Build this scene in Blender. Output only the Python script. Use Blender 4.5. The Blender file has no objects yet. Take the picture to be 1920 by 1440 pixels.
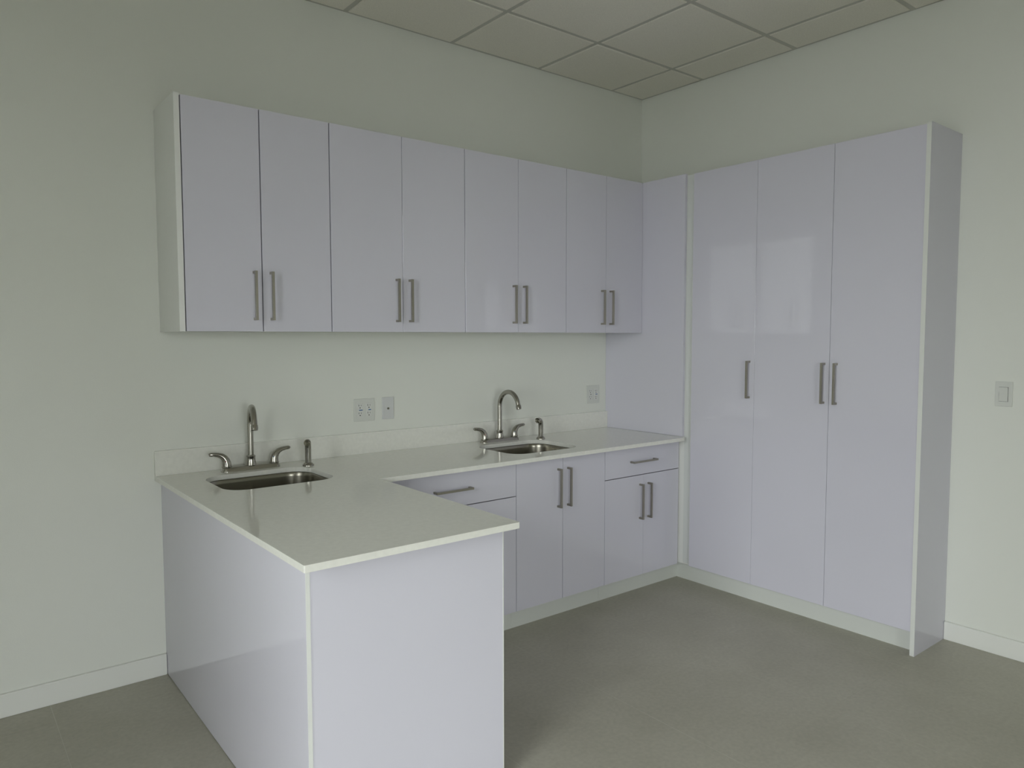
import bpy, bmesh, math, random
from mathutils import Vector, Matrix

random.seed(7)
scene = bpy.context.scene
C = scene.collection

# ------------------------------------------------------------------ camera
CAM = Vector((-3.7584, -3.3363, 1.4409))
YAW, PITCH, ROLL, FPX = 0.6728, -0.0634, -0.0015, 1378.2
fw = Vector((math.sin(YAW) * math.cos(PITCH), math.cos(YAW) * math.cos(PITCH), math.sin(PITCH)))
rt = Vector((math.cos(YAW), -math.sin(YAW), 0))
up = rt.cross(fw)
rt, up = rt * math.cos(ROLL) + up * math.sin(ROLL), up * math.cos(ROLL) - rt * math.sin(ROLL)
cd = bpy.data.cameras.new('camera')
cd.sensor_fit = 'HORIZONTAL'
cd.sensor_width = 36.0
cd.lens = FPX / 1920 * 36.0
cd.clip_start = 0.05
cam = bpy.data.objects.new('camera', cd)
C.objects.link(cam)
m = Matrix((rt, up, -fw)).transposed().to_4x4()
m.translation = CAM
cam.matrix_world = m
scene.camera = cam

# ------------------------------------------------------------------ light
# overcast daylight through the storefront windows in the left and front walls
WX = -5.6                       # inner face of the left wall
ROOM_Y = -6.2                   # inner face of the front wall (behind the camera)
WT = 0.15                       # wall thickness
# (wall, from, to, sill, head): openings along y in the left wall, along x in the front wall
WINDOWS = [('left', -3.85, -2.15, 0.06, 2.76), ('front', -4.70, -3.10, 0.06, 2.30)]
SKY_STRENGTH = 12.2
world = bpy.data.worlds.new('overcast_sky')
world.use_nodes = True
bg = world.node_tree.nodes['Background']
bg.inputs['Color'].default_value = (1.005, 0.985, 1.0, 1)
bg.inputs['Strength'].default_value = SKY_STRENGTH
scene.world = world

for wl, a0, a1, z0, z1 in WINDOWS:          # light portals guide the sky sampling through each opening
    pl = bpy.data.lights.new('window_portal', 'AREA')
    pl.shape = 'RECTANGLE'
    pl.cycles.is_portal = True
    po = bpy.data.objects.new('window_portal', pl)
    C.objects.link(po)
    if wl == 'left':
        pl.size, pl.size_y = z1 - z0, a1 - a0
        po.location = (WX - WT - 0.01, (a0 + a1) / 2, (z0 + z1) / 2)
        po.rotation_euler = (0, math.radians(-90), 0)       # faces +x
    else:
        pl.size, pl.size_y = a1 - a0, z1 - z0
        po.location = ((a0 + a1) / 2, ROOM_Y - WT - 0.01, (z0 + z1) / 2)
        po.rotation_euler = (math.radians(90), 0, 0)        # faces +y

vs = scene.view_settings
vs.view_transform = 'Standard'
vs.look = 'None'
vs.gamma = 1.0
vs.use_curve_mapping = False
vs.exposure = 0.0

# ------------------------------------------------------------------ materials
def mat(name, color, rough=0.5, metal=0.0, spec=0.5, noise=None, bump=None, coat=0.0, aniso=0.0):
    mt = bpy.data.materials.new(name)
    mt.use_nodes = True
    nt = mt.node_tree
    b = nt.nodes['Principled BSDF']
    b.inputs['Base Color'].default_value = (*color, 1)
    b.inputs['Roughness'].default_value = rough
    b.inputs['Metallic'].default_value = metal
    b.inputs['Specular IOR Level'].default_value = spec
    b.inputs['Coat Weight'].default_value = coat
    b.inputs['Anisotropic'].default_value = aniso
    tc = None
    if noise or bump:
        tc = nt.nodes.new('ShaderNodeTexCoord')
    if noise:
        scale, amount, detail = noise
        n = nt.nodes.new('ShaderNodeTexNoise')
        n.inputs['Scale'].default_value = scale
        n.inputs['Detail'].default_value = detail
        nt.links.new(tc.outputs['Object'], n.inputs['Vector'])
        r = nt.nodes.new('ShaderNodeValToRGB')
        r.color_ramp.elements[0].position = 0.3
        r.color_ramp.elements[1].position = 0.7
        r.color_ramp.elements[0].color = (*[max(0, c * (1 - amount)) for c in color], 1)
        r.color_ramp.elements[1].color = (*[min(1, c * (1 + amount)) for c in color], 1)
        nt.links.new(n.outputs['Fac'], r.inputs['Fac'])
        nt.links.new(r.outputs['Color'], b.inputs['Base Color'])
    if bump:
        scale, strength = bump
        n = nt.nodes.new('ShaderNodeTexNoise')
        n.inputs['Scale'].default_value = scale
        n.inputs['Detail'].default_value = 3
        nt.links.new(tc.outputs['Object'], n.inputs['Vector'])
        bp = nt.nodes.new('ShaderNodeBump')
        bp.inputs['Strength'].default_value = strength
        bp.inputs['Distance'].default_value = 0.002
        nt.links.new(n.outputs['Fac'], bp.inputs['Height'])
        nt.links.new(bp.outputs['Normal'], b.inputs['Normal'])
    return mt

M = {}
M['wall'] = mat('wall_paint', (0.81, 0.825, 0.77), 0.75, spec=0.3, bump=(260, 0.12))
M['base'] = mat('baseboard_paint', (0.85, 0.86, 0.82), 0.4)
M['tile'] = mat('ceiling_tile', (0.86, 0.835, 0.755), 0.9, spec=0.1, noise=(180, 0.05, 4), bump=(420, 0.35))
M['tee'] = mat('grid_metal', (0.56, 0.555, 0.50), 0.5)
M['plenum'] = mat('plenum', (0.25, 0.25, 0.25), 0.9)
M['gloss'] = mat('gloss_white_laminate', (0.685, 0.675, 0.76), 0.025, spec=0.5, noise=(1.3, 0.012, 2))
M['panel'] = mat('white_melamine', (0.83, 0.84, 0.81), 0.4, spec=0.4)
M['toe'] = mat('toe_kick_laminate', (0.70, 0.72, 0.685), 0.4, spec=0.4)
M['edge'] = mat('edge_banding', (0.77, 0.785, 0.755), 0.45, spec=0.4)
M['strip'] = mat('filler_strip_laminate', (0.725, 0.745, 0.725), 0.4, spec=0.4)
M['quartz'] = mat('white_quartz', (0.84, 0.84, 0.785), 0.08, spec=0.6, noise=(55, 0.03, 5))
M['nickel'] = mat('brushed_nickel', (0.37, 0.35, 0.30), 0.36, 1.0, aniso=0.4)
M['faucet'] = mat('brushed_nickel_faucet', (0.40, 0.385, 0.345), 0.23, 1.0)
M['steel'] = mat('brushed_stainless', (0.30, 0.285, 0.24), 0.25, 1.0, aniso=0.3)
M['dark'] = mat('dark_recess', (0.02, 0.02, 0.02), 0.6)
M['plate'] = mat('white_plastic_plate', (0.70, 0.715, 0.675), 0.35)
M['plate2'] = mat('cool_white_plastic_plate', (0.68, 0.69, 0.69), 0.35)
M['recept'] = mat('receptacle_plastic', (0.73, 0.74, 0.71), 0.35)
M['blue'] = mat('blue_marker', (0.03, 0.13, 0.33), 0.4)
M['red'] = mat('red_marker', (0.35, 0.03, 0.03), 0.4)
M['brass'] = mat('jack_metal', (0.28, 0.27, 0.22), 0.35, 1.0)
M['alu'] = mat('window_aluminium', (0.35, 0.36, 0.36), 0.4, 0.6)
M['pave'] = mat('outdoor_paving', (0.22, 0.22, 0.21), 0.9, noise=(3, 0.15, 5))
M['grout'] = mat('grout', (0.545, 0.54, 0.475), 0.8)

def floor_material():
    mt = bpy.data.materials.new('concrete_look_porcelain')
    mt.use_nodes = True
    nt = mt.node_tree
    b = nt.nodes['Principled BSDF']
    g = nt.nodes.new('ShaderNodeNewGeometry')
    n1 = nt.nodes.new('ShaderNodeTexNoise')
    n1.inputs['Scale'].default_value = 2.3
    n1.inputs['Detail'].default_value = 6
    n1.inputs['Roughness'].default_value = 0.6
    n2 = nt.nodes.new('ShaderNodeTexNoise')
    n2.inputs['Scale'].default_value = 60
    n2.inputs['Detail'].default_value = 4
    nt.links.new(g.outputs['Position'], n1.inputs['Vector'])
    nt.links.new(g.outputs['Position'], n2.inputs['Vector'])
    r = nt.nodes.new('ShaderNodeValToRGB')
    r.color_ramp.elements[0].position = 0.32
    r.color_ramp.elements[0].color = (0.42, 0.405, 0.333, 1)
    r.color_ramp.elements[1].position = 0.68
    r.color_ramp.elements[1].color = (0.49, 0.475, 0.40, 1)
    nt.links.new(n1.outputs['Fac'], r.inputs['Fac'])
    r2 = nt.nodes.new('ShaderNodeValToRGB')
    r2.color_ramp.elements[0].position = 0.3
    r2.color_ramp.elements[0].color = (0.93, 0.93, 0.93, 1)
    r2.color_ramp.elements[1].position = 0.7
    r2.color_ramp.elements[1].color = (1.05, 1.05, 1.05, 1)
    nt.links.new(n2.outputs['Fac'], r2.inputs['Fac'])
    mx = nt.nodes.new('ShaderNodeMix')
    mx.data_type = 'RGBA'
    mx.blend_type = 'MULTIPLY'
    mx.inputs['Factor'].default_value = 1
    nt.links.new(r.outputs['Color'], mx.inputs[6])
    nt.links.new(r2.outputs['Color'], mx.inputs[7])
    nt.links.new(mx.outputs[2], b.inputs['Base Color'])
    b.inputs['Roughness'].default_value = 0.42
    b.inputs['Specular IOR Level'].default_value = 0.35
    return mt
M['floor'] = floor_material()

def glass_material():
    mt = bpy.data.materials.new('window_glass')
    mt.use_nodes = True
    nt = mt.node_tree
    nt.nodes.remove(nt.nodes['Principled BSDF'])
    out = nt.nodes['Material Output']
    tr = nt.nodes.new('ShaderNodeBsdfTransparent')
    tr.inputs['Color'].default_value = (0.90, 0.93, 0.92, 1)
    gl = nt.nodes.new('ShaderNodeBsdfGlossy')
    gl.inputs['Roughness'].default_value = 0.0
    fr = nt.nodes.new('ShaderNodeFresnel')
    mx = nt.nodes.new('ShaderNodeMixShader')
    nt.links.new(fr.outputs[0], mx.inputs[0])
    nt.links.new(tr.outputs[0], mx.inputs[1])
    nt.links.new(gl.outputs[0], mx.inputs[2])
    nt.links.new(mx.outputs[0], out.inputs['Surface'])
    return mt
M['glass'] = glass_material()

# ------------------------------------------------------------------ mesh helpers
def add_box(bm, x0, x1, y0, y1, z0, z1):
    x0, x1 = sorted((x0, x1)); y0, y1 = sorted((y0, y1)); z0, z1 = sorted((z0, z1))
    v = [bm.verts.new(p) for p in ((x0, y0, z0), (x1, y0, z0), (x1, y1, z0), (x0, y1, z0),
                                   (x0, y0, z1), (x1, y0, z1), (x1, y1, z1), (x0, y1, z1))]
    for f in ((0, 3, 2, 1), (4, 5, 6, 7), (0, 1, 5, 4), (1, 2, 6, 5), (2, 3, 7, 6), (3, 0, 4, 7)):
        bm.faces.new([v[i] for i in f])

def finish(name, bm, material, parent=None, smooth=False, bevel=0.0, seg=1):
    if bevel:
        bmesh.ops.bevel(bm, geom=list(bm.edges), offset=bevel, segments=seg, affect='EDGES', profile=0.5)
    bmesh.ops.recalc_face_normals(bm, faces=bm.faces)
    me = bpy.data.meshes.new(name)
    bm.to_mesh(me)
    bm.free()
    if smooth:
        for p in me.polygons:
            p.use_smooth = True
    me.materials.append(material)
    o = bpy.data.objects.new(name, me)
    C.objects.link(o)
    if parent:
        o.parent = parent
    return o

def box(name, x0, x1, y0, y1, z0, z1, material, parent=None, bevel=0.0, seg=1):
    """A box in world coordinates; a parent, if any, is an Empty whose location is subtracted."""
    bm = bmesh.new()
    off = root_loc(parent)
    add_box(bm, x0 - off.x, x1 - off.x, y0 - off.y, y1 - off.y, z0 - off.z, z1 - off.z)
    return finish(name, bm, material, parent, bevel=bevel, seg=seg)

def root_loc(o):
    v = Vector((0, 0, 0))
    while o is not None:
        v += o.location
        o = o.parent
    return v

def thing(name, loc, label, cat, group=None):
    o = bpy.data.objects.new(name, None)
    o.empty_display_size = 0.1
    C.objects.link(o)
    o.location = loc
    o['label'] = label
    o['category'] = cat
    if group:
        o['group'] = group
    return o

def struct(o):
    o['kind'] = 'structure'
    return o

def ring_tube(bm, pts, radii, n=20, cap0=True, cap1=True):
    """Sweep circles of varying radius along a 3-D polyline (parallel-transport frames)."""
    pts = [Vector(p) for p in pts]
    t0 = (pts[1] - pts[0]).normalized()
    ref = Vector((1, 0, 0)) if abs(t0.x) < 0.9 else Vector((0, 1, 0))
    u = (ref - t0 * ref.dot(t0)).normalized()
    rings = []
    for i, p in enumerate(pts):
        if i == 0:
            t = t0
        elif i == len(pts) - 1:
            t = (pts[i] - pts[i - 1]).normalized()
        else:
            t = ((pts[i + 1] - p).normalized() + (p - pts[i - 1]).normalized())
            t = t.normalized() if t.length > 1e-6 else (pts[i + 1] - p).normalized()
        u = (u - t * u.dot(t)).normalized()
        w = t.cross(u)
        r = radii[i]
        rings.append([bm.verts.new(p + (u * math.cos(2 * math.pi * k / n) + w * math.sin(2 * math.pi * k / n)) * r)
                      for k in range(n)])
    for a, b in zip(rings, rings[1:]):
        for k in range(n):
            bm.faces.new((a[k], a[(k + 1) % n], b[(k + 1) % n], b[k]))
    if cap0:
        bm.faces.new(rings[0][::-1])
    if cap1:
        bm.faces.new(rings[-1])

def lathe(bm, prof, n=24, cx=0, cy=0):
    """Revolve (r, z) pairs about a vertical axis; open ends are capped."""
    rings = [[bm.verts.new((cx + r * math.cos(2 * math.pi * k / n), cy + r * math.sin(2 * math.pi * k / n), z))
              for k in range(n)] for r, z in prof]
    for a, b in zip(rings, rings[1:]):
        for k in range(n):
            bm.faces.new((a[k], a[(k + 1) % n], b[(k + 1) % n], b[k]))
    bm.faces.new(rings[0][::-1])
    bm.faces.new(rings[-1])

def rrect(cx, cy, hx, hy, r, seg=8):
    """Counter-clockwise rounded rectangle outline."""
    out = []
    for sx, sy, a0 in ((1, 1, 0), (-1, 1, 90), (-1, -1, 180), (1, -1, 270)):
        for k in range(seg + 1):
            a = math.radians(a0 + 90 * k / seg)
            out.append((cx + sx * (hx - r) + r * math.cos(a), cy + sy * (hy - r) + r * math.sin(a)))
    return out

def loft(bm, loops, cap_last=True, cap_first=False):
    vv = [[bm.verts.new(p) for p in lp] for lp in loops]
    for a, b in zip(vv, vv[1:]):
        n = len(a)
        for k in range(n):
            bm.faces.new((a[k], a[(k + 1) % n], b[(k + 1) % n], b[k]))
    if cap_last:
        bm.faces.new(vv[-1])
    if cap_first:
        bm.faces.new(vv[0][::-1])

def auto_smooth(o, deg=35):
    me = o.data
    for p in me.polygons:
        p.use_smooth = True
    bm = bmesh.new()
    bm.from_mesh(me)
    lim = math.radians(deg)
    for e in bm.edges:
        if len(e.link_faces) == 2 and e.calc_face_angle(0) > lim:
            e.smooth = False
    bm.to_mesh(me)
    bm.free()
    return o

# ================================================================== THE SETTING
CEIL = 2.999

# floor: grout bed with single porcelain tiles on it
floor = struct(box('floor', WX - WT, WT, ROOM_Y - WT, WT, -0.08, -0.0004, M['grout']))
TX, TY = 0.592, 1.18
gx = 0.0012
tile_mesh = {}
def floor_tile(x0, x1, y0, y1):
    key = (round(x1 - x0, 4), round(y1 - y0, 4))
    if key not in tile_mesh:
        bm = bmesh.new()
        add_box(bm, 0, x1 - x0, 0, y1 - y0, -0.009, 0.0)
        bmesh.ops.recalc_face_normals(bm, faces=bm.faces)
        me = bpy.data.meshes.new('floor_tile')
        bm.to_mesh(me); bm.free()
        me.materials.append(M['floor'])
        tile_mesh[key] = me
    o = bpy.data.objects.new('floor_tile', tile_mesh[key])
    C.objects.link(o)
    o.location = (x0, y0, 0)
    o.parent = floor
k0 = -1.656 + 3 * TX
xs = []
x = k0
while x > WX - 0.7:
    xs.append(x); x -= TX
for i, xr in enumerate(xs):
    xl_ = xr - TX
    a, b = max(xl_ + gx, WX), min(xr - gx, -0.001)
    if b - a < 0.02:
        continue
    y = 0.42 if i % 2 else 1.01
    while y > ROOM_Y - 1.3:
        c, d = max(y - TY + 0.0005, ROOM_Y), min(y - 0.0005, -0.001)
        if d - c > 0.02:
            floor_tile(a, b, c, d)
        y -= TY

wall_back = struct(box('wall_back', WX - WT, WT, 0, WT, 0, 3.25, M['wall']))
wall_right = struct(box('wall_right', 0, WT, ROOM_Y - WT, -0.0005, 0, 3.25, M['wall']))

def holed_wall(name, wall, lo, hi):
    """Wall box along y (left wall) or x (front wall), with the openings of WINDOWS left free."""
    bm = bmesh.new()
    def seg(a0, a1, z0, z1):
        if a1 - a0 < 1e-4 or z1 - z0 < 1e-4:
            return
        if wall == 'left':
            add_box(bm, WX - WT, WX, a0, a1, z0, z1)
        else:
            add_box(bm, a0, a1, ROOM_Y - WT, ROOM_Y, z0, z1)
    cur = lo
    for w in sorted([w for w in WINDOWS if w[0] == wall], key=lambda w: w[1]):
        seg(cur, w[1], 0, 3.25)
        seg(w[1], w[2], 0, w[3])
        seg(w[1], w[2], w[4], 3.25)
        cur = w[2]
    seg(cur, hi, 0, 3.25)
    return struct(finish(name, bm, M['wall']))
wall_left = holed_wall('wall_left', 'left', ROOM_Y + 0.0005, -0.0005)
wall_front = holed_wall('wall_front', 'front', WX - WT, -0.0005)

# storefront windows: frame, mullions, one pane per bay
for wi, (wl, a0, a1, z0, z1) in enumerate(WINDOWS):
    win = bpy.data.objects.new('window_%d' % (wi + 1), None)
    C.objects.link(win)
    struct(win)
    if wl == 'left':
        win.location = (WX - 0.09, (a0 + a1) / 2, z0)
    else:
        win.location = ((a0 + a1) / 2, ROOM_Y - 0.09, z0)
        win.rotation_euler = (0, 0, math.radians(90))
    F = 0.05
    hy = (a1 - a0) / 2
    hz = z1 - z0
    bm = bmesh.new()
    add_box(bm, -0.05, 0.05, -hy + .001, hy - .001, 0.001, F)
    add_box(bm, -0.05, 0.05, -hy + .001, hy - .001, hz - F, hz - .001)
    add_box(bm, -0.05, 0.05, -hy + .001, -hy + F, F, hz - F)
    add_box(bm, -0.05, 0.05, hy - F, hy - .001, F, hz - F)
    finish('window_frame', bm, M['alu'], win)
    NB = max(1, round((a1 - a0) / 1.0))
    bw = (2 * hy - 2 * F) / NB
    for k in range(NB):
        y0 = -hy + F + k * bw
        if k:
            bm = bmesh.new()
            add_box(bm, -0.05, 0.05, y0 - 0.025, y0 + 0.025, F, hz - F)
            finish('mullion', bm, M['alu'], win)
        bm = bmesh.new()
        add_box(bm, -0.003, 0.003, y0 + (0.025 if k else 0), y0 + bw - (0.025 if k < NB - 1 else 0), F, hz - F)
        finish('pane', bm, M['glass'], win)

# pavement outside the windows
bm = bmesh.new()
add_box(bm, -40, WX - WT - 0.002, -40, 25, -0.3, -0.1)
add_box(bm, WX - WT - 0.002, 25, -40, ROOM_Y - WT - 0.002, -0.3, -0.1)
paving = struct(finish('ground', bm, M['pave']))

# suspended ceiling: backing, exposed tees, wall angle and single dropped-edge tiles
ceiling = struct(box('ceiling', WX - WT, WT, ROOM_Y - WT, WT, 3.05, 3.25, M['plenum']))
PITCH_T = 0.6096
gxs = []
x = -0.2962
while x > WX + 0.02:
    gxs.append(x); x -= PITCH_T
gys = []
y = -0.4893
while y > ROOM_Y + 0.02:
    gys.append(y); y -= PITCH_T
TW = 0.0119
for x in gxs:
    box('main_tee', x - TW, x + TW, ROOM_Y, -0.0005, CEIL, CEIL + 0.0015, M['tee'], None).parent = ceiling
for y in gys:
    bm = bmesh.new()
    add_box(bm, WX, -0.0005, y - TW, y + TW, CEIL + 0.0003, CEIL + 0.0018)
    finish('cross_tee', bm, M['tee'], ceiling)
for nm, b_ in (('wall_angle', (WX, 0, -0.02, -0.0002)), ('wall_angle', (-0.02, -0.0002, ROOM_Y, -0.02)),
               ('wall_angle', (WX, WX + 0.02, ROOM_Y, -0.02)), ('wall_angle', (WX + .02, -0.02, ROOM_Y, ROOM_Y + 0.02))):
    bm = bmesh.new()
    add_box(bm, *b_, CEIL - 0.0006, CEIL + 0.001)
    finish(nm, bm, M['tee'], ceiling)

ct_mesh = {}
def ceiling_tile(x0, x1, y0, y1, dz):
    key = (round(x1 - x0, 4), round(y1 - y0, 4))
    if key not in ct_mesh:
        w, d = x1 - x0, y1 - y0
        e = 0.006
        bm = bmesh.new()
        loops = []
        for s, z in ((0.0, 0.018), (0.0, -0.003), (e * 0.4, -0.0055), (e, -0.0065)):
            loops.append([(s, s, z), (w - s, s, z), (w - s, d - s, z), (s, d - s, z)])
        loft(bm, loops, cap_last=True, cap_first=True)
        bmesh.ops.recalc_face_normals(bm, faces=bm.faces)
        me = bpy.data.meshes.new('ceiling_tile')
        bm.to_mesh(me); bm.free()
        me.materials.append(M['tile'])
        ct_mesh[key] = me
    o = bpy.data.objects.new('ceiling_tile', ct_mesh[key])
    C.objects.link(o)
    o.location = (x0, y0, CEIL + dz)
    o.parent = ceiling
gapt = TW + 0.0012
cx_edges = [0.0] + gxs + [WX]
cy_edges = [0.0] + gys + [ROOM_Y]
for i in range(len(cx_edges) - 1):
    x1 = cx_edges[i] - (0.0185 if i == 0 else gapt)
    x0 = cx_edges[i + 1] + (0.0185 if i == len(cx_edges) - 2 else gapt)
    for j in range(len(cy_edges) - 1):
        y1 = cy_edges[j] - (0.0185 if j == 0 else gapt)
        y0 = cy_edges[j + 1] + (0.0185 if j == len(cy_edges) - 2 else gapt)
        if x1 - x0 > 0.03 and y1 - y0 > 0.03:
            ceiling_tile(x0, x1, y0, y1, 0.002 + random.uniform(-0.0012, 0.0012))

BBH = 0.091
struct(box('baseboard_back', WX, -3.0035, -0.015, -0.0003, 0, BBH, M['base'], bevel=0.002))
struct(box('baseboard_right', -0.015, -0.0003, ROOM_Y, -1.9395, 0, BBH - 0.004, M['base'], bevel=0.002))

# ================================================================== CABINETS
DT = 0.018       # door thickness

def bar_pull(parent, a, axis, out, length=0.20, stand=0.033):
    """Square bar pull. a = centre on the door face (world), axis = bar direction, out = away from the door."""
    a = Vector(a); axis = Vector(axis); out = Vector(out)
    side = axis.cross(out)
    bm = bmesh.new()
    hw, hb = 0.0048, 0.005
    def obox(c, la, lo, ls):
        vs_ = []
        for sa in (-1, 1):
            for so in (-1, 1):
                for ss in (-1, 1):
                    vs_.append(bm.verts.new(c + axis * la * sa + out * lo * so + side * ls * ss))
        for f in ((0, 1, 3, 2), (4, 6, 7, 5), (0, 4, 5, 1), (2, 3, 7, 6), (0, 2, 6, 4), (1, 5, 7, 3)):
            bm.faces.new([vs_[i] for i in f])
    loc = a - root_loc(parent)
    obox(loc + out * (stand - hb), length / 2, hb, hw)
    for s in (-1, 1):
        obox(loc + axis * s * (length / 2 - 0.005) + out * ((stand - 2 * hb) / 2), 0.005, (stand - 2 * hb) / 2, hw)
    bmesh.ops.recalc_face_normals(bm, faces=bm.faces)
    return finish('handle', bm, M['nickel'], parent)

def door_y(parent, x0, x1, yf, z0, z1, name='door', pull=None, g0=0.0013, g1=0.0013):
    """Flat gloss door facing -y with its front at yf."""
    d = box(name, x0 + g0, x1 - g1, yf, yf + DT, z0, z1, M['gloss'], parent, bevel=0.0007)
    if pull:
        px, pz, ax = pull
        bar_pull(d, (px, yf, pz), ax, (0, -1, 0))
    return d

def door_x(parent, xf, y0, y1, z0, z1, sgn=-1, name='door', pull=None, g0=0.0009, g1=0.0009):
    """Flat gloss door facing sgn*x with its front at xf."""
    d = box(name, xf, xf - sgn * DT, y0 + g0, y1 - g1, z0, z1, M['gloss'], parent, bevel=0.0007)
    if pull:
        py, pz, ax = pull
        bar_pull(d, (xf, py, pz), ax, (sgn, 0, 0))
    return d

Z = (0, 0, 1)
X = (1, 0, 0)
PX = -0.3266            # front plane of the tall cabinets

# ---- wall cabinets
UY, UZ0, UZ1 = -0.305, 1.4665, 2.3695
ux = [-2.963, -2.6594, -2.3551, -1.9957, -1.6398, -1.2987, -0.9555, -0.6418, PX - 0.001]
ugap = [0.0022, 0.0021, 0.0020, 0.0012, 0.0017, 0.0010, 0.0014, 0.0010, 0.0010]   # half gaps, uneven as hung
ulabels = ['white gloss wall cabinet with exposed end panel, farthest left of the four',
           'white gloss two-door wall cabinet above the twin outlet and cable plate',
           'white gloss two-door wall cabinet directly above the sink faucet in the long counter run',
           'white gloss two-door wall cabinet in the corner against the tall cabinets']
for k in range(4):
    x0, xm, x1 = ux[2 * k], ux[2 * k + 1], ux[2 * k + 2]
    t = thing('wall_cabinet', ((x0 + x1) / 2, -0.15, UZ0), ulabels[k], 'cabinet', 'wall cabinets above the counter')
    bm = bmesh.new()                 # open-fronted carcass behind the doors
    ox, oy, oz = t.location
    yb, yf, th = -0.001, UY + DT + 0.014, 0.018
    for b_ in ((x0 + 0.0004, x0 + th, yb, yf, UZ0 + 0.001, UZ1 - 0.001), (x1 - th, x1 - 0.0004, yb, yf, UZ0 + 0.001, UZ1 - 0.001),
               (x0 + th, x1 - th, yb, yb - 0.006, UZ0 + 0.001, UZ1 - 0.001), (x0 + th, x1 - th, yb - 0.006, UY + DT + 0.001, UZ0 + 0.001, UZ0 + th),
               (x0 + th, x1 - th, yb - 0.006, UY + DT + 0.001, UZ1 - th, UZ1 - 0.001), (x0 + th, x1 - th, yb - 0.006, yf + 0.03, 1.915, 1.933)):
        add_box(bm, b_[0] - ox, b_[1] - ox, b_[2] - oy, b_[3] - oy, b_[4] - oz, b_[5] - oz)
    finish('body', bm, M['panel'], t)
    ga, gb, gc = ugap[2 * k:2 * k + 3]
    door_y(t, x0, xm, UY, UZ0, UZ1, pull=(xm - 0.035, 1.613, Z), g0=ga, g1=gb)
    door_y(t, xm, x1, UY, UZ0, UZ1, pull=(xm + 0.035, 1.613, Z), g0=gb, g1=gc)
    if k == 0:
        box('end_panel', -2.9865, -2.9655, -0.0008, UY - 0.003, UZ0 - 0.001, UZ1 + 0.004, M['panel'], t, bevel=0.0006)

# ---- tall cabinets along the right wall
TZ0, TZ1 = 0.108, 2.362
t = thing('tall_cabinet', (-0.15, -0.55, 0), 'tall white gloss single-door cabinet in the corner beside the counter end', 'cabinet',
          'tall cabinets along the right wall')
box('body', -0.001, PX + DT + 0.002, -0.001, -1.0905, 0.106, 2.360, M['panel'], t)
box('filler_panel', PX, PX + DT, -0.001, -0.622, 0.8609, 2.371, M['gloss'], t, bevel=0.0006)
box('filler_strip', PX + 0.0195, PX + DT + 0.0035, -0.6225, -0.679, 0.112, 2.3625, M['strip'], t)
door_x(t, PX, -1.091, -0.681, TZ0, TZ1, g0=0.0006, pull=(-1.062, 1.2145, Z))
box('toe_kick', -0.2655, -0.255, -0.02, -1.0914, 0, 0.106, M['toe'], t)
t = thing('tall_cabinet', (-0.15, -1.5, 0), 'tall white gloss double-door cabinet ending in a full-height side panel', 'cabinet',
          'tall cabinets along the right wall')
box('body', -0.001, PX + DT + 0.002, -1.0915, -1.9185, 0.106, 2.360, M['panel'], t)
door_x(t, PX, -1.505, -1.091, TZ0, TZ1, g1=0.0006, pull=(-1.4795, 1.2145, Z))
door_x(t, PX, -1.919, -1.505, TZ0, TZ1, pull=(-1.5425, 1.2145, Z))
box('toe_kick', -0.2655, -0.255, -1.0915, -1.9185, 0, 0.106, M['toe'], t)
ep = box('end_panel', PX - 0.0035, -0.0008, -1.9195, -1.9385, 0, 2.3675, M['gloss'], t)
box('edge_band', PX - 0.0042, PX - 0.0034, -1.9194, -1.9386, 0.0003, 2.3675, M['edge'], ep)

# ---- base cabinets along the back wall
BY, BZ0, BZ1 = -0.5895, 0.0975, 0.833
TKY = -0.546
H, CT = 0.8605, 0.020
def base_cab(x0, x1, label):
    t = thing('base_cabinet', ((x0 + x1) / 2, -0.3, 0), label, 'cabinet', 'base cabinets under the long counter run')
    bm = bmesh.new()
    off = t.location
    th = 0.018                       # open-topped carcass, so that a sink bowl can hang inside
    yb, yf = -0.001, BY + DT + 0.002
    zt = H - CT - 0.001
    for b_ in ((x0 + 0.0004, x0 + th, yb, yf, 0.0965, zt), (x1 - th, x1 - 0.0004, yb, yf, 0.0965, zt),
               (x0 + th, x1 - th, yb, yb - th, 0.0965, zt), (x0 + th, x1 - th, yb - th, yf, 0.0965, 0.0965 + th),
               (x0 + th, x1 - th, yf + 0.012, yf, zt - 0.03, zt)):
        add_box(bm, b_[0] - off.x, b_[1] - off.x, b_[2] - off.y, b_[3] - off.y, b_[4], b_[5])
    finish('body', bm, M['panel'], t)
    box('toe_kick', x0 + 0.0003, (x1 - 0.0003 if x1 < -0.4 else -0.2658), TKY, TKY + 0.012, 0, 0.096, M['toe'], t)
    return t
DZ = 0.670       # gap between drawer and doors
t = base_cab(-2.290, -1.544, 'white drawer base cabinet partly hidden behind the peninsula counter')
door_y(t, -2.290, -1.544, BY, DZ + 0.002, BZ1, 'drawer_front', pull=(-1.918, 0.750, X))
door_y(t, -2.290, -1.917, BY, BZ0, DZ - 0.002, pull=(-1.952, 0.52, Z))
door_y(t, -1.917, -1.544, BY, BZ0, DZ - 0.002, pull=(-1.882, 0.52, Z))
t = base_cab(-1.544, -0.932, 'white sink base cabinet with two full-height doors and no drawer')
door_y(t, -1.544, -1.2378, BY, BZ0, BZ1, pull=(-1.2725, 0.677, Z))
door_y(t, -1.2378, -0.932, BY, BZ0, BZ1, pull=(-1.2045, 0.677, Z))
t = base_cab(-0.932, -0.3135, 'white drawer base cabinet in the corner beside the tall cabinets')
door_y(t, -0.932, -0.3135, BY, DZ + 0.002, BZ1, 'drawer_front', pull=(-0.634, 0.750, X))
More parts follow.
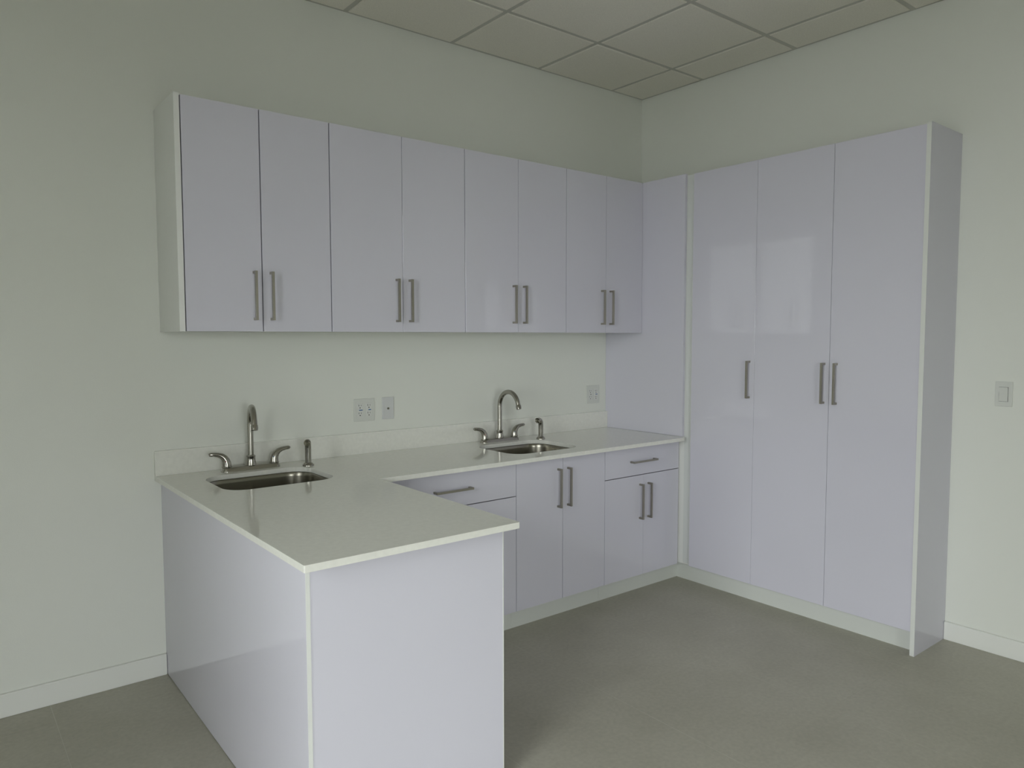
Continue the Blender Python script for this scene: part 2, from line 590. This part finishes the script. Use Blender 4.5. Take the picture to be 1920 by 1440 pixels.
door_y(t, -0.932, -0.6225, BY, BZ0, DZ - 0.002, g1=0.0004, pull=(-0.653, 0.5205, Z))
door_y(t, -0.6225, -0.3135, BY, BZ0, DZ - 0.002, g0=0.0004, pull=(-0.584, 0.5205, Z))

# ---- peninsula cabinet
PL, PR, PF = -3.002, -2.340, -1.512
t = thing('peninsula_cabinet', (-2.67, -0.9, 0), 'white panelled peninsula cabinet jutting out from the wall under the near sink', 'cabinet')
off = t.location
bm = bmesh.new()
zt = H - CT - 0.001
for b_ in ((PL + .019, PL + .037, -.001, PF + .02, .0965, zt), (PL + .037, PR - .001, -.001, -.019, .0965, zt),
           (PL + .037, PR - .021, -.019, PF + .02, .0965, .115), (PL + .037, PR - .021, PF + .02, PF + .038, .115, zt),
           (PR - .039, PR - .021, -.592, -.62, .115, zt), (PR - .039, PR - .021, -.62, PF + .038, zt - .03, zt)):
    add_box(bm, b_[0] - off.x, b_[1] - off.x, b_[2] - off.y, b_[3] - off.y, b_[4], b_[5])
finish('body', bm, M['panel'], t)
sp = box('side_panel', PL, PL + 0.0165, -0.0006, PF, 0.003, zt, M['gloss'], t)
box('edge_band', PL + 0.0002, PL + 0.0125, PF - 0.0007, PF + 0.0001, 0.003, zt, M['edge'], sp)
box('end_panel', PL + 0.0167, PR - 0.0035, PF + 0.0006, PF + 0.0186, 0.003, zt, M['gloss'], t)
box('edge_band', PR - 0.0034, PR, PF, PF + 0.019, 0.003, zt, M['edge'], t)
yA, yM, yB = PF + 0.021, -1.05, -0.612
door_x(t, PR, yA, yM, BZ0, BZ1, sgn=1, pull=(yM - 0.035, 0.677, Z))
door_x(t, PR, yM, yB, BZ0, BZ1, sgn=1, pull=(yM + 0.035, 0.677, Z))
box('toe_kick', PR - 0.06, PR - 0.048, -0.56, PF + 0.02, 0, 0.096, M['toe'], t)

# ================================================================== COUNTERTOP
SINKS = [(-2.661, -0.345, 0.226, 0.184), (-1.272, -0.350, 0.228, 0.184)]
SR = 0.090
ctop = thing('countertop', (-1.7, -0.33, H - CT), 'white quartz L-shaped countertop with two sink cutouts', 'countertop')
def arc_corner(cx, cy, r, a0, a1, seg=4):
    return [(cx + r * math.cos(math.radians(a0 + (a1 - a0) * k / seg)), cy + r * math.sin(math.radians(a0 + (a1 - a0) * k / seg)))
            for k in range(seg + 1)]
CX0, CX1, CXI, CYF, CYP = -3.0265, PX - 0.0002, -2.3165, -0.6535, -1.5665
R1, R2 = 0.004, 0.020
outer = [(CX0, -0.0006), ]
outer += arc_corner(CX0 + R1, CYP + R1, R1, 180, 270)
outer += arc_corner(CXI - R1, CYP + R1, R1, 270, 360)
outer += [(CXI, CYF)]
outer += arc_corner(CX1 - R2, CYF + R2, R2, 270, 360)
outer += [(CX1, -0.0006)]
holes = [rrect(sx, sy, hx, hy_, SR, 10) for sx, sy, hx, hy_ in SINKS]
bm = bmesh.new()
off = ctop.location
edges = []
def add_loop(pts, z):
    v = [bm.verts.new((p[0] - off.x, p[1] - off.y, z - off.z)) for p in pts]
    es = [bm.edges.new((v[i], v[(i + 1) % len(v)])) for i in range(len(v))]
    return v, es
for z in (H, H - CT):
    allv, alle = [], []
    for lp in [outer] + holes:
        v, es = add_loop(lp, z)
        allv.append(v); alle += es
    bmesh.ops.triangle_fill(bm, use_beauty=True, edges=alle)
    if z == H:
        topv = allv
    else:
        for a, b in zip(topv, allv):
            n = len(a)
            for i in range(n):
                bm.faces.new((a[i], a[(i + 1) % n], b[(i + 1) % n], b[i]))
slab = finish('slab', bm, M['quartz'], ctop)
bv = slab.modifiers.new('edge', 'BEVEL')
bv.width = 0.0016
bv.segments = 2
bv.limit_method = 'ANGLE'
bv.angle_limit = math.radians(50)
spl = box('backsplash', CX0, PX - 0.0003, -0.0204, -0.0004, H, 0.9655, M['quartz'], None, bevel=0.0012)
spl['label'] = 'low white quartz backsplash strip along the back wall behind the faucets'
spl['category'] = 'backsplash'

# ---- sinks
def make_sink(sx, sy, hx, hy_, label):
    t = thing('undermount_sink', (sx, sy, H - CT), label, 'sink', 'undermount sinks')
    bm = bmesh.new()
    loops = []
    def L(dx, r, z, ): loops.append([(p[0], p[1], z) for p in rrect(0, 0, hx + dx, hy_ + dx, r, 10)])
    L(0.022, SR + 0.022, -0.0008)
    L(0.004, SR + 0.004, -0.0008)
    L(0.002, SR + 0.002, -0.004)
    L(0.000, SR, -0.02)
    L(-0.006, SR - 0.002, -0.130)
    L(-0.010, SR - 0.004, -0.150)
    L(-0.020, SR - 0.010, -0.163)
    L(-0.034, SR - 0.020, -0.168)
    L(-0.10, SR - 0.06, -0.170)
    loft(bm, loops, cap_last=True)
    o = finish('bowl', bm, M['steel'], t, smooth=True)
    auto_smooth(o, 60)
    sm = o.modifiers.new('thickness', 'SOLIDIFY')
    sm.thickness = 0.0012
    sm.offset = 1
    bm = bmesh.new()
    lathe(bm, [(0.045, -0.1695), (0.045, -0.1675), (0.038, -0.1665), (0.034, -0.1685), (0.012, -0.1688), (0.009, -0.163)], 28)
    finish('drain_strainer', bm, M['faucet'], t, smooth=True)
    return t
make_sink(*SINKS[0], 'stainless steel undermount sink in the peninsula end of the counter')
make_sink(*SINKS[1], 'stainless steel undermount sink in the long counter run between wall and corner')

# ---- faucets
def make_faucet(fx, fy, label, swivel=0.0):
    t = thing('kitchen_faucet', (fx, fy, H), label, 'faucet', 'two-handle gooseneck faucets')
    bm = bmesh.new()
    loops = []
    for d, z in ((0.0, 0.0), (-0.001, 0.006), (-0.006, 0.017), (-0.009, 0.0195), (-0.014, 0.0205)):
        loops.append([(p[0], p[1], z) for p in rrect(0, 0, 0.129 + d, 0.027 + d, 0.022 + d, 7)])
    loft(bm, loops, cap_last=True, cap_first=True)
    auto_smooth(finish('deck_plate', bm, M['faucet'], t), 30)
    bm = bmesh.new()
    lathe(bm, [(0.0235, 0.0195), (0.0225, 0.024), (0.0195, 0.040), (0.0185, 0.052), (0.0195, 0.055), (0.0195, 0.060), (0.0150, 0.064)], 28)
    auto_smooth(finish('spout_base', bm, M['faucet'], t), 40)
    # gooseneck: straight riser, then an arc forward over the bowl
    R = 0.083
    zc = 0.198
    pts = [(0, 0, 0.060), (0, 0, 0.12), (0, 0, zc)]
    a_end = 163
    for k in range(1, 25):
        a = math.radians(a_end * k / 24)
        pts.append((0, -R + R * math.cos(a), zc + R * math.sin(a)))
    ae = math.radians(a_end)
    tan = Vector((0, -math.sin(ae), math.cos(ae)))
    last = Vector(pts[-1])
    pts.append(tuple(last + tan * 0.012))
    rot = Matrix.Rotation(swivel, 3, 'Z')
    pts = [rot @ Vector(p) for p in pts]
    last, tan = rot @ last, rot @ tan
    rad = [0.0128] * len(pts)
    bm = bmesh.new()
    ring_tube(bm, pts, rad, 24)
    spout = auto_smooth(finish('spout', bm, M['faucet'], t), 50)
    e = last + tan * 0.008
    bm = bmesh.new()
    ring_tube(bm, [e, e + tan * 0.004, e + tan * 0.017, e + tan * 0.0175, e + tan * 0.024, e + tan * 0.0245],
              [0.0130, 0.0148, 0.0152, 0.0140, 0.0140, 0.0110], 24)
    auto_smooth(finish('aerator', bm, M['faucet'], spout), 40)
    for s in (-1, 1):
        bm = bmesh.new()
        lathe(bm, [(0.0215, 0.0195), (0.0215, 0.0225), (0.0195, 0.024)], 24, cx=s * 0.1045)
        hb = auto_smooth(finish('handle_base', bm, M['dark'] if False else M['faucet'], t), 40)
        bm = bmesh.new()
        px = [(0, .0235), (0, .036), (.003, .049), (.010, .061), (.021, .0705), (.036, .0765), (.053, .0795), (.068, .0805), (.0745, .0800)]
        rr = [.0190, .0182, .0168, .0148, .0122, .0100, .0088, .0084, .0050]
        ring_tube(bm, [(s * (0.1045 + a), 0, b) for a, b in px], rr, 18)
        lv = auto_smooth(finish('lever', bm, M['faucet'], t), 60)
        bm = bmesh.new()
        lathe_pts = [(0.0028, 0), (0.0022, 0.0012)]
        ring_tube(bm, [(s * 0.1045 - 0.008, -0.0150, 0.047), (s * 0.1045 - 0.0088, -0.0164, 0.0473)], [0.0026, 0.002], 10)
        finish('temperature_mark', bm, M['red'] if s < 0 else M['blue'], lv)
    return t
make_faucet(-2.652, -0.092, 'brushed nickel gooseneck faucet behind the peninsula sink', math.radians(-13.0))
make_faucet(-1.262, -0.092, 'brushed nickel gooseneck faucet behind the sink in the long counter run')

def make_sprayer(x, y, ang, label):
    t = thing('side_sprayer', (x, y, H), label, 'sprayer', 'side sprayers')
    bm = bmesh.new()
    lathe(bm, [(0.0258, 0.0), (0.0258, 0.004), (0.0215, 0.009), (0.0170, 0.014), (0.0155, 0.015)], 26)
    auto_smooth(finish('holder', bm, M['faucet'], t), 45)
    d = Vector((math.cos(ang), math.sin(ang), 0))
    zv = Vector((0, 0, 1))
    pts = [zv * 0.014, zv * 0.045, zv * 0.083, zv * 0.096 + d * 0.002, zv * 0.106 + d * 0.009, zv * 0.110 + d * 0.019, zv * 0.108 + d * 0.033]
    bm = bmesh.new()
    ring_tube(bm, pts, [0.0136, 0.0138, 0.0142, 0.0144, 0.0144, 0.0142, 0.0146], 20)
    auto_smooth(finish('spray_wand', bm, M['faucet'], t), 50)
    e = pts[-1]
    tn = (pts[-1] - pts[-2]).normalized()
    bm = bmesh.new()
    ring_tube(bm, [e - tn * 0.001, e + tn * 0.003, e + tn * 0.0035, e + tn * 0.0005], [0.0156, 0.0152, 0.0105, 0.0095], 20)
    nz = auto_smooth(finish('nozzle', bm, M['steel'], t), 40)
    bm = bmesh.new()
    ring_tube(bm, [e + tn * 0.0006, e + tn * 0.0042], [0.0045, 0.0035], 14)
    finish('nozzle_button', bm, M['recept'], nz)
    return t
make_sprayer(-2.418, -0.166, math.radians(-118), 'brushed nickel side sprayer beside the peninsula sink, nozzle turned to the viewer')
make_sprayer(-1.022, -0.166, math.radians(-165), 'brushed nickel side sprayer beside the far sink, nozzle turned left')

# ================================================================== WALL PLATES
def plate_y(t, x0, x1, z0, z1, material):
    return box('cover_plate', x0, x1, -0.0062, -0.0003, z0, z1, material, t, bevel=0.0016, seg=2)

def outlet(x0, x1, z0, z1, label, markers):
    t = thing('double_outlet', ((x0 + x1) / 2, 0, z0), label, 'outlet', 'twin outlets on the back wall')
    plate_y(t, x0, x1, z0, z1, M['plate'])
    zc = (z0 + z1) / 2
    w = x1 - x0
    for i, cx in enumerate((x0 + w * 0.285, x0 + w * 0.725)):
        r = box('receptacle', cx - 0.0165, cx + 0.0165, -0.0076, -0.0058, zc - 0.034, zc + 0.034, M['recept'], t, bevel=0.0008)
        for dz in (0.0235, -0.0150):
            box('slot', cx - 0.0075, cx - 0.0050, -0.0079, -0.0070, zc + dz - 0.004, zc + dz + 0.004, M['dark'], r)
            box('slot', cx + 0.0050, cx + 0.0070, -0.0079, -0.0070, zc + dz - 0.0033, zc + dz + 0.0033, M['dark'], r)
            bm = bmesh.new()
            o_ = root_loc(r)
            ring_tube(bm, [Vector((cx, -0.0070, zc + dz - 0.0118)) - o_, Vector((cx, -0.0079, zc + dz - 0.0118)) - o_], [0.0028, 0.0028], 12)
            finish('ground_hole', bm, M['dark'], r)
        a, b, mm = markers[i]
        box('test_button', cx + a, cx + b, -0.0092, -0.0070, zc - 0.0022, zc + 0.0022, M[mm], r)
    return t
outlet(-2.1072, -1.9955, 1.0225, 1.1355, 'white twin outlet plate with blue marks left of the small cable plate',
       ((-0.006, 0.013, 'blue'), (-0.003, 0.011, 'blue')))
outlet(-0.5015, -0.3880, 1.0205, 1.1355, 'white twin outlet plate on the wall beside the tall cabinet panel',
       ((0.000, 0.006, 'dark'), (-0.005, 0.011, 'blue')))

t = thing('cable_jack', (-1.917, 0, 1.024), 'narrow white wall plate with one small cable jack in its centre', 'wall plate')
plate_y(t, -1.9495, -1.8845, 1.024, 1.1370, M['plate2'])
bm = bmesh.new()
ring_tube(bm, [Vector((0, -0.0055, 0.0545)), Vector((0, -0.0085, 0.0545)), Vector((0, -0.0086, 0.0545)), Vector((0, -0.013, 0.0545))],
          [0.0062, 0.0062, 0.0045, 0.0045], 6)
finish('jack', bm, M['brass'], t)

t = thing('light_switch', (0, -2.1465, 1.1295), 'white rocker light switch on the right wall beside the tall cabinet', 'switch')
box('cover_plate', -0.0062, -0.0003, -2.1805, -2.1125, 1.1295, 1.2405, M['plate'], t, bevel=0.0016, seg=2)
fr = box('switch_frame', -0.0068, -0.0055, -2.1640, -2.1275, 1.1515, 1.2165, M['dark'], t)
bm = bmesh.new()
o_ = root_loc(t)
pts = [(-0.0066, 1.1525), (-0.0088, 1.1525), (-0.0072, 1.184), (-0.0112, 1.2155), (-0.0066, 1.2155)]
for s in (-2.1632, -2.1280):
    pass
va = [bm.verts.new((px, -2.1628 - o_.y, pz - o_.z)) for px, pz in pts]
vb = [bm.verts.new((px, -2.1283 - o_.y, pz - o_.z)) for px, pz in pts]
bm.faces.new(va); bm.faces.new(vb[::-1])
for i in range(5):
    bm.faces.new((va[i], va[(i + 1) % 5], vb[(i + 1) % 5], vb[i]))
finish('rocker', bm, M['plate'], t)
